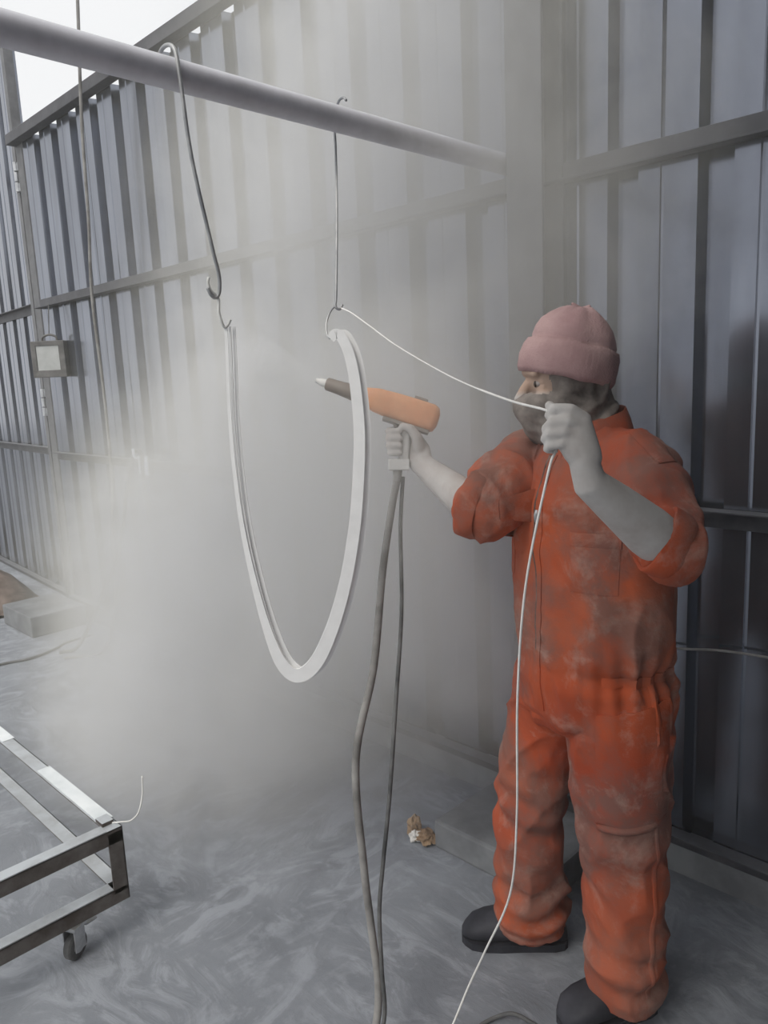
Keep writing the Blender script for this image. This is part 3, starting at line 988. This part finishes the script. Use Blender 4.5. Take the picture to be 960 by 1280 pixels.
for i in range(nv):
    p, n_ = co[i], no[i]
    d = 0.0
    d += fold(p, 0.0075, None, (6, 6, 3.8), 3.3)
    d += fold(p + Vector((p.z * 0.5, 0, 0)), 0.0035, None, (15, 15, 9), 8.1)
    if p.z > 0.76:
        rg = 1 - abs(noise.noise(Vector((p.x * 8 + p.z * 2.2, p.y * 8, p.z * 2.6 + 11)))) * 2.2
    else:
        rg = 1 - abs(noise.noise(Vector((p.x * 7, p.y * 7 + p.z * 3.0, p.z * 5.5 + 5)))) * 2.2
    d += 0.010 * max(0.0, rg) ** 3 - 0.003
    d += 0.007 * noise.noise(Vector((p.x * 5, p.y * 5, p.z * 3.5)))
    # diagonal trouser folds round the knees and stacked folds over the hems
    if p.z < 0.72:
        wk = math.exp(-((p.z - 0.46) / 0.14) ** 2)
        d += wk * 0.016 * noise.noise(Vector((p.x * 6 + p.z * 9, p.y * 6, p.z * 15)))
        wh = math.exp(-((p.z - 0.15) / 0.09) ** 2)
        d += wh * 0.024 * noise.noise(Vector((p.x * 6, p.y * 6, p.z * 17 + 4)))
    # deep stacked folds where the trousers rest on the shoes
    if p.z < 0.30:
        d += 0.008 * math.exp(-((p.z - 0.14) / 0.09) ** 2) * math.sin(p.z * 75 + 2.5 * noise.noise(Vector((p.x * 9, p.y * 9, 0))))
    # gathered waist
    ww = math.exp(-((p.z - 0.895) / 0.022) ** 2)
    r_ = Vector((p.x + 0.91, p.y - 1.59, 0))
    if r_.length > 1e-6:
        sd = max(0.0, r_.normalized().dot(LV))
        ang = math.atan2(r_.y, r_.x)
        d -= ww * 0.018 * sd * sd
        wp = math.exp(-((p.z - 0.86) / 0.10) ** 2)
        d += wp * sd * sd * sd * 0.007 * math.sin(ang * 26 + p.z * 5)
    # blouse folds at the side above the waist
    wb = math.exp(-((p.z - 1.02) / 0.13) ** 2)
    d += wb * 0.009 * noise.noise(Vector((p.x * 14, p.y * 14, p.z * 3 + 7)))
    # sleeve creases
    if p.z > 1.1:
        for (s_, e_) in ((S_R, E_R), (S_L, E_L)):
            ax_ = (e_ - s_)
            t_ = (p - s_).dot(ax_) / ax_.length_squared
            rad = (p - (s_ + ax_ * t_)).length
            if 0.1 < t_ < 1.25 and rad < 0.14:
                d += 0.009 * noise.noise(Vector((t_ * 5.5 + p.x * 5, p.y * 7, p.z * 7 + 2)))
    co[i] = p + n_ * d
for i, v_ in enumerate(cm.vertices):
    v_.co = co[i]
cm.update()
smooth_mesh(cm)
cm.materials.append(M['coverall'])
cov = link('coverall', cm, None, person)
cov['label'] = 'dusty orange work coverall with rolled short sleeves'
bvh = BVHTree.FromPolygons([v_.co for v_ in cm.vertices], [p_.vertices[:] for p_ in cm.polygons])


def drape(name, centre, d, u, v, w, h, mat, nu=10, nv_=12, off=0.004, th=0.003, parent=cov, shape=None, smooth=True):
    """a patch of cloth laid onto the coverall: grid on plane (u, v) cast along -d"""
    d, u, v = Vector(d).normalized(), Vector(u), Vector(v)
    c_ = Vector(centre)
    top, bot = [], []
    for j in range(nv_ + 1):
        for i in range(nu + 1):
            s, t_ = i / nu - 0.5, j / nv_ - 0.5
            if shape:
                s, t_ = shape(s, t_)
            o_ = c_ + u * s * w + v * t_ * h + d * 0.35
            hit = bvh.ray_cast(o_, -d, 0.8)
            q = hit[0] if hit[0] is not None else o_ - d * 0.35
            edge = 0.5 if (i in (0, nu) or j in (0, nv_)) else 1.0
            top.append(q + d * off * edge)
            bot.append(q - d * th)
    n_ = nu + 1
    g_ = Geo()
    k = len(top)
    fs_ = []
    for j in range(nv_):
        for i in range(nu):
            a_ = j * n_ + i
            fs_.append((a_, a_ + 1, a_ + n_ + 1, a_ + n_))
            fs_.append((k + a_, k + a_ + n_, k + a_ + n_ + 1, k + a_ + 1))
    for i in range(nu):
        fs_.append((i, k + i, k + i + 1, i + 1))
        a_ = nv_ * n_ + i
        fs_.append((a_, a_ + 1, k + a_ + 1, k + a_))
    for j in range(nv_):
        a_ = j * n_
        fs_.append((a_, a_ + n_, k + a_ + n_, k + a_))
        a_ += nu
        fs_.append((a_, k + a_, k + a_ + n_, a_ + n_))
    g_.add(top + bot, fs_)
    return link(name, g_, mat, parent, smooth=50)


fc = Vector((-0.925, 1.598, 0))
drape('zip_placket', fc + UZ * 1.09, FV, LV, UZ, 0.034, 0.60, M['coverall'], 4, 40, 0.0045)
drape('zip', fc + UZ * 1.16, FV, LV, UZ, 0.007, 0.46, M['zip'], 2, 34, 0.0065)
drape('zip_pull', fc + UZ * 1.255 + LV * 0.004, FV, LV, UZ, 0.009, 0.03, M['chrome'], 2, 3, 0.010)
for s in (-1, 1):
    dd = (FV + LV * 0.45 * s).normalized()
    uu = Vector((-dd.y, dd.x, 0))
    cc = Vector((-0.922, 1.598, 1.215)) + LV * 0.085 * s
    drape('chest_pocket', cc - UZ * 0.055, dd, uu, UZ, 0.105, 0.12, M['coverall'], 8, 8, 0.003)
    drape('pocket_flap', cc, dd, uu, UZ, 0.11, 0.030, M['coverall'], 8, 4, 0.0065)
dd = Vector((0.42, -0.907, 0)).normalized()
uu = Vector((0.907, 0.42, 0))
drape('thigh_pocket', (-0.785, 1.55, 0.70), dd, uu, UZ, 0.155, 0.27, M['coverall'], 10, 14, 0.007,
      shape=lambda s, t_: (s, t_ + 0.10 * s * (1 if t_ > 0 else -0.3)))
drape('pocket_edge', (-0.785, 1.55, 0.563), dd, uu, UZ, 0.150, 0.018, M['coverall'], 10, 3, 0.011, shape=lambda s, t_: (s, t_ + 0.9 * s))
dd2 = Vector((0.9, -0.43, 0)).normalized()
drape('side_seam', (-0.80, 1.555, 0.50), dd2, Vector((0.43, 0.9, 0)), UZ, 0.012, 0.78, M['coverall'], 2, 50, 0.005)
# waist elastic at his left side
drape('waist_gather', (-0.91, 1.59, 0.895), LV, FV, UZ, 0.20, 0.022, M['coverall'], 16, 3, 0.005)
# epaulette style shoulder band
dS = (LV * 0.75 + FV * 0.35 + UZ * 0.55).normalized()
uS = (FV - dS * FV.dot(dS)).normalized()
vS = dS.cross(uS)
drape('shoulder_strap', S_L + UZ * 0.0, dS, uS, vS, 0.05, 0.11, M['coverall'], 5, 10, 0.005)

# rolled cuffs: open bands round the arm


def cuff(name, c_, ax_, r0, r1, ln, mat, squash=1.0):
    ax_ = Vector(ax_).normalized()
    up_ = UZ if abs(ax_.z) < 0.9 else Vector((1, 0, 0))
    u_ = ax_.cross(up_).normalized()
    w_ = ax_.cross(u_)
    prof = [(0.0, r0 - 0.004), (0.25, r0 + 0.004), (0.8, r1 + 0.004), (0.97, r1 + 0.003), (1.0, r1), (0.97, r1 - 0.005), (0.6, (r0 + r1) / 2 - 0.008), (0.15, r0 - 0.012)]
    rs = []
    for t_, r_ in prof:
        ring = []
        for k in range(40):
            a_ = 2 * math.pi * k / 40
            rr = r_ * (1 + 0.05 * math.sin(a_ * 3 + 1) + 0.03 * math.sin(a_ * 5 + t_ * 4))
            ring.append(Vector(c_) + ax_ * ln * (t_ + 0.06 * math.sin(a_ * 2 + 0.5)) + u_ * math.cos(a_) * rr + w_ * math.sin(a_) * rr * squash)
        rs.append(ring)
    return link(name, Geo().rings(rs, caps=False, loop=True), mat, cov, smooth=60)


aR = (E_R - S_R).normalized()
bR = (W_R - E_R).normalized()
cuff('sleeve_cuff', E_R - aR * 0.022 - bR * 0.002, aR * 0.35 + bR * 0.9, 0.077, 0.074, 0.050, M['coverall'])
aL = (E_L - S_L).normalized()
bL = (W_L - E_L).normalized()
cuff('sleeve_cuff', E_L + bL * 0.002 + AX_R * 0.010, -AX_R * 0.80 + AX_U * 0.42 + bL * 0.15, 0.066, 0.064, 0.050, M['coverall'])

# collar: a folded band standing round the neck
rs = []
prof = [(0.000, 0.092, 0.085), (0.030, 0.086, 0.083), (0.062, 0.083, 0.082), (0.066, 0.088, 0.086), (0.040, 0.098, 0.097), (0.006, 0.108, 0.106), (0.004, 0.104, 0.102), (0.034, 0.093, 0.092), (0.056, 0.086, 0.084)]
nC = 44
for h_, a_, b_ in prof:
    ring = []
    for k in range(nC + 1):
        t_ = math.radians(25 + 310 * k / nC)           # open at the throat
        open_ = abs(k / nC - 0.5) * 2
        dz = -0.055 * open_ ** 2.2
        ring.append(Vector((-0.938, 1.604, 1.425 + h_ + dz)) + FV * math.cos(t_) * b_ * (1 + 0.25 * open_ ** 3) + LV * math.sin(t_) * a_)
    rs.append(ring)
m_ = len(rs)
v = [q for r in rs for q in r]
fs = []
for i in range(m_):
    j2 = (i + 1) % m_
    for k in range(nC):
        fs.append((i * (nC + 1) + k, i * (nC + 1) + k + 1, j2 * (nC + 1) + k + 1, j2 * (nC + 1) + k))
fs.append(tuple(i * (nC + 1) for i in range(m_)))
fs.append(tuple(i * (nC + 1) + nC for i in range(m_ - 1, -1, -1)))
link('collar', Geo().add(v, fs), M['coverall'], cov, smooth=60)

# --- cloth wound round face and neck
mk = Geo()
mk.ellipsoid(hp(-0.010, 0, 0.030), (HF * 0.100, HL * 0.086, UZ * 0.10))
mk.ellipsoid(hp(0.026, 0, -0.048), (HF * 0.084, HL * 0.086, UZ * 0.085))
mk.ellipsoid(hp(0.060, 0, -0.090), (HF * 0.036, HL * 0.040, UZ * 0.032))
mk.capsule([hp(0.095, 0, -0.004), hp(0.104, 0, -0.022), hp(0.088, 0, -0.06)], [0.014, 0.020, 0.024])
mk.loft([((-0.938, 1.602, 1.40), LV, FV, 0.088, 0.085), ((-0.944, 1.598, 1.45), LV, FV, 0.080, 0.080), ((-0.955, 1.592, 1.50), LV, FV, 0.080, 0.085), ((-0.965, 1.585, 1.56), LV, FV, 0.082, 0.088)], 30)
mm = remeshed(mk, 0.005, 4)
mm.update()
mco = [v_.co.copy() for v_ in mm.vertices]
mno = [v_.normal.copy() for v_ in mm.vertices]
keep = []
for i in range(len(mco)):
    p, n_ = mco[i], mno[i]
    rel = p - HC
    f_, l_, u_ = rel.dot(HF), rel.dot(HL), rel.z
    d = 0.012 * noise.noise(Vector((f_ * 22 + u_ * 14, l_ * 18, u_ * 8 + 3))) + 0.009 * noise.noise(Vector((f_ * 40, l_ * 36 + u_ * 16, u_ * 14)))
    if u_ < -0.03 and f_ < 0.03:
        d += 0.005 * math.sin(u_ * 130 + l_ * 40 + f_ * 75)
    keep.append(not (f_ > 0.040 and -0.004 < u_ < 0.07 and abs(l_) < 0.064))
    mco[i] = p + n_ * d
for i, v_ in enumerate(mm.vertices):
    v_.co = mco[i]
bm = bmesh.new()
bm.from_mesh(mm)
bm.verts.ensure_lookup_table()
bmesh.ops.delete(bm, geom=[bm.verts[i] for i in range(len(keep)) if not keep[i]], context='VERTS')
bm.to_mesh(mm)
bm.free()
smooth_mesh(mm)
mm.materials.append(M['mask'])
fm = link('face_wrap', mm, None, person)
fm['label'] = 'grey brown cloth wrapped over face and neck'
for s in (-1, 1):
    ey = link('eye', Geo().ellipsoid(hp(0.069, 0.031 * s, 0.018), (HF * 0.012, HL * 0.013, UZ * 0.010)), M['eyeball'], person, smooth=True)
    link('iris', Geo().ellipsoid(hp(0.0785, 0.031 * s, 0.017), (HF * 0.004, HL * 0.0075, UZ * 0.0075)), M['iris'], ey, smooth=True)

# --- beanie
hu = (UZ - HF * 0.26).normalized()
hf = (HF + UZ * 0.26).normalized()
HO = HC + UZ * 0.046 - HF * 0.003
prof = [(-0.022, 0.094), (-0.024, 0.106), (-0.012, 0.112), (0.015, 0.1145), (0.040, 0.111), (0.055, 0.105), (0.057, 0.099), (0.053, 0.096), (0.064, 0.099), (0.082, 0.095), (0.100, 0.084), (0.116, 0.069), (0.129, 0.052), (0.138, 0.034), (0.140, 0.018), (0.134, 0.004)]


def beanie_ring(t_, r_, idx):
    ring = []
    for k in range(108):
        a_ = 2 * math.pi * k / 108
        ca, sa = math.cos(a_), math.sin(a_)
        rr = r_ * (1 + 0.05 * noise.noise(Vector((ca * 2.2, sa * 2.2, t_ * 26))))
        rib = 0.0016 * (1 if k % 2 else -1) if idx < 7 else 0.0
        tt = t_
        if 7 < idx:
            rr *= 1 + 0.05 * math.cos(a_ * 5 + 0.6) * min(1.0, (t_ - 0.05) / 0.06) * (0.5 + 0.5 * noise.noise(Vector((ca, sa, 2))))
            tt += 0.012 * noise.noise(Vector((ca * 1.8, sa * 1.8, 5.0))) * min(1.0, (t_ - 0.05) / 0.05)
        else:
            tt += 0.004 * noise.noise(Vector((ca * 2.5, sa * 2.5, 9.0)))
        ring.append(HO + hu * tt + hf * (rr + rib) * ca * 0.985 + HL * (rr + rib) * sa * 0.885)
    return ring


cap_r = [beanie_ring(t_, r_, i) for i, (t_, r_) in enumerate(prof)]
gC = Geo().rings(cap_r[6:], caps=True)
bn = link('beanie', gC, M['knit'], person, smooth=True)
bn['label'] = 'dusty pink knitted beanie with a turned up brim'
link('brim', Geo().rings(cap_r[:8], caps=False), M['knit'], bn, smooth=True)
g = Geo()
for k in range(3):
    a_ = 2 * math.pi * k / 3
    g.capsule([HO + hu * 0.138 + hf * 0.004 * math.cos(a_), HO + hu * 0.145 + hf * 0.022 * math.cos(a_) + HL * 0.022 * math.sin(a_)], [0.006, 0.004], 8)
link('crown_gather', g, M['knit'], bn, smooth=True)


# --- shoes


def shoe(heel, toe, name='shoe'):
    heel, toe = Vector(heel), Vector(toe)
    d = (toe - heel)
    L = d.length
    d.normalize()
    s = Vector((-d.y, d.x, 0))
    secs = [(0.0, 0.020, 0.040), (0.03, 0.032, 0.072), (0.12, 0.040, 0.096), (0.30, 0.043, 0.106), (0.45, 0.047, 0.104), (0.62, 0.052, 0.092), (0.78, 0.053, 0.078), (0.90, 0.047, 0.062), (0.97, 0.030, 0.042), (1.0, 0.016, 0.030)]
    rs, ss = [], []
    for t_, w_, h_ in secs:
        c_ = heel + d * L * t_
        ring = []
        for k in range(24):
            a_ = 2 * math.pi * k / 24
            x_, z_ = math.cos(a_), math.sin(a_)
            x_ = math.copysign(abs(x_) ** 0.75, x_)
            ring.append(c_ + s * x_ * w_ + UZ * (0.016 + (h_ - 0.016) * (0.5 + 0.5 * math.copysign(abs(z_) ** 0.8, z_))))
        rs.append(ring)
        ss.append([c_ + s * w_ * 1.08, c_ + s * w_ * 1.08 + UZ * 0.022, c_ - s * w_ * 1.08 + UZ * 0.022, c_ - s * w_ * 1.08])
    o = link(name, Geo().rings(rs), M['shoe'], person, smooth=60)
    link('sole', Geo().rings(ss), M['shoe'], o)
    return o


shoe((-1.035, 1.665, 0), (-1.265, 1.485, 0))
shoe((-0.765, 1.625, 0), (-0.895, 1.405, 0))

# --- cord in his hand
c = cable('pull_cord', [(-1.352, 1.226, 1.741), (-1.30, 1.21, 1.725), (-1.235, 1.205, 1.69), (-1.15, 1.205, 1.640), (-1.0, 1.205, 1.570), (-0.86, 1.19, 1.527), tuple(lh(-40, 47, -10)), tuple(lh(-26, 34, -17)), tuple(lh(-18, 8, -18)), tuple(lh(-22, -26, -14)),
                        (-0.752, 1.155, 1.40), (-0.778, 1.12, 1.20), (-0.80, 1.12, 0.98), (-0.835, 1.16, 0.70), (-0.885, 1.20, 0.48), (-0.975, 1.225, 0.28), (-1.03, 1.225, 0.15), (-1.06, 1.19, 0.04), (-1.06, 1.12, 0.008), (-1.0, 0.98, 0.006), (-0.8, 0.7, 0.006)], lambda t: 0.0016 if t < 0.22 else 0.0024, M['cord'], n=8)
tag(c, 'white cord held in the fist and tied to the rod hook', 'cord')

# ------------------------------------------------------------------ powder haze
BLOBS = [  # centre, radii, weight
    ((-2.55, 1.65, 0.75), (0.80, 0.48, 0.62), 1.1),
    ((-2.05, 1.72, 1.30), (0.58, 0.45, 0.55), 1.0),
    ((-1.55, 1.80, 1.00), (0.36, 0.32, 0.50), 1.1),
    ((-1.40, 1.42, 1.38), (0.22, 0.14, 0.30), 1.6),
    ((-2.30, 1.90, 2.15), (0.85, 0.32, 0.75), 0.80),
    ((-1.75, 1.90, 2.65), (0.48, 0.34, 0.70), 0.90),
    ((-2.60, 1.30, 0.25), (0.55, 0.36, 0.32), 0.90),
    ((-1.30, 1.98, 1.80), (0.30, 0.18, 0.50), 0.75),
    ((-3.60, 1.85, 0.65), (0.85, 0.36, 0.60), 0.60),
    ((-1.00, 2.02, 2.20), (0.40, 0.14, 0.60), 0.40),
]
HAZE_DENSITY = 3.0


def make_haze(name, blobs, base, colour, nscale, contrast, full):
    m = bpy.data.materials.new(name)
    m.use_nodes = True
    t = m.node_tree
    t.nodes.clear()
    out = t.nodes.new('ShaderNodeOutputMaterial')
    vsn = t.nodes.new('ShaderNodeVolumeScatter')
    vsn.inputs['Color'].default_value = (*colour, 1)
    vsn.inputs['Anisotropy'].default_value = 0.15
    t.links.new(vsn.outputs[0], out.inputs['Volume'])
    tc = t.nodes.new('ShaderNodeTexCoord')
    P = tc.outputs['Object']
    tot = None
    for c_, r_, den in blobs:
        s = t.nodes.new('ShaderNodeVectorMath')
        s.operation = 'SUBTRACT'
        t.links.new(P, s.inputs[0])
        s.inputs[1].default_value = c_
        dv = t.nodes.new('ShaderNodeVectorMath')
        dv.operation = 'DIVIDE'
        t.links.new(s.outputs[0], dv.inputs[0])
        dv.inputs[1].default_value = r_
        dt = t.nodes.new('ShaderNodeVectorMath')
        dt.operation = 'DOT_PRODUCT'
        t.links.new(dv.outputs[0], dt.inputs[0])
        t.links.new(dv.outputs[0], dt.inputs[1])
        e = math_node(t, 'POWER', 2.718, math_node(t, 'MULTIPLY', dt.outputs['Value'], -1.0))
        e = math_node(t, 'MULTIPLY', e, den)
        tot = e if tot is None else math_node(t, 'ADD', tot, e)
    n1 = noise_tex(t, P, nscale, 4, 0.6, 0.6)
    sh = math_node(t, 'MULTIPLY', tot, math_node(t, 'ADD', math_node(t, 'MULTIPLY', math_node(t, 'SUBTRACT', n1, 0.5), contrast), 1.0))
    mr = t.nodes.new('ShaderNodeMapRange')
    mr.interpolation_type = 'SMOOTHSTEP'
    mr.inputs[1].default_value = 0.0
    mr.inputs[2].default_value = 1.1
    mr.inputs[4].default_value = full
    t.links.new(sh, mr.inputs[0])
    d = math_node(t, 'ADD', mr.outputs[0], base)
    t.links.new(d, vsn.inputs['Density'])
    return m


hz = link('dust_haze', Geo().box((-5.3, 0.3, 0.003), (0.6, 2.14, 3.2)), make_haze('powder_haze', BLOBS, 0.012, (0.90, 0.875, 0.785), 2.5, 3.0, HAZE_DENSITY))
tag(hz, 'pale powder dust cloud drifting between the hoop and the wall', 'dust haze', kind='stuff')
NZ = gp(0.158, 0.001, 0)
g = Geo()
sd = gx
su = gy
rs = []
for t_, r_ in ((0.0, 0.006), (0.04, 0.028), (0.10, 0.055), (0.18, 0.085), (0.25, 0.10), (0.30, 0.07)):
    rs.append([NZ + sd * t_ - UZ * 0.35 * t_ * t_ + (su * math.cos(2 * math.pi * k / 20) + gz * math.sin(2 * math.pi * k / 20)) * r_ for k in range(20)])
g.rings(rs)
sp = link('powder_spray', g, make_haze('spray_plume', [(tuple(NZ + sd * 0.10), (0.13, 0.13, 0.09), 1.1)], 0.0, (0.97, 0.97, 1.0), 9.0, 0.5, 9.0))
tag(sp, 'white powder jet leaving the nozzle of the spray gun', 'powder spray', kind='stuff')
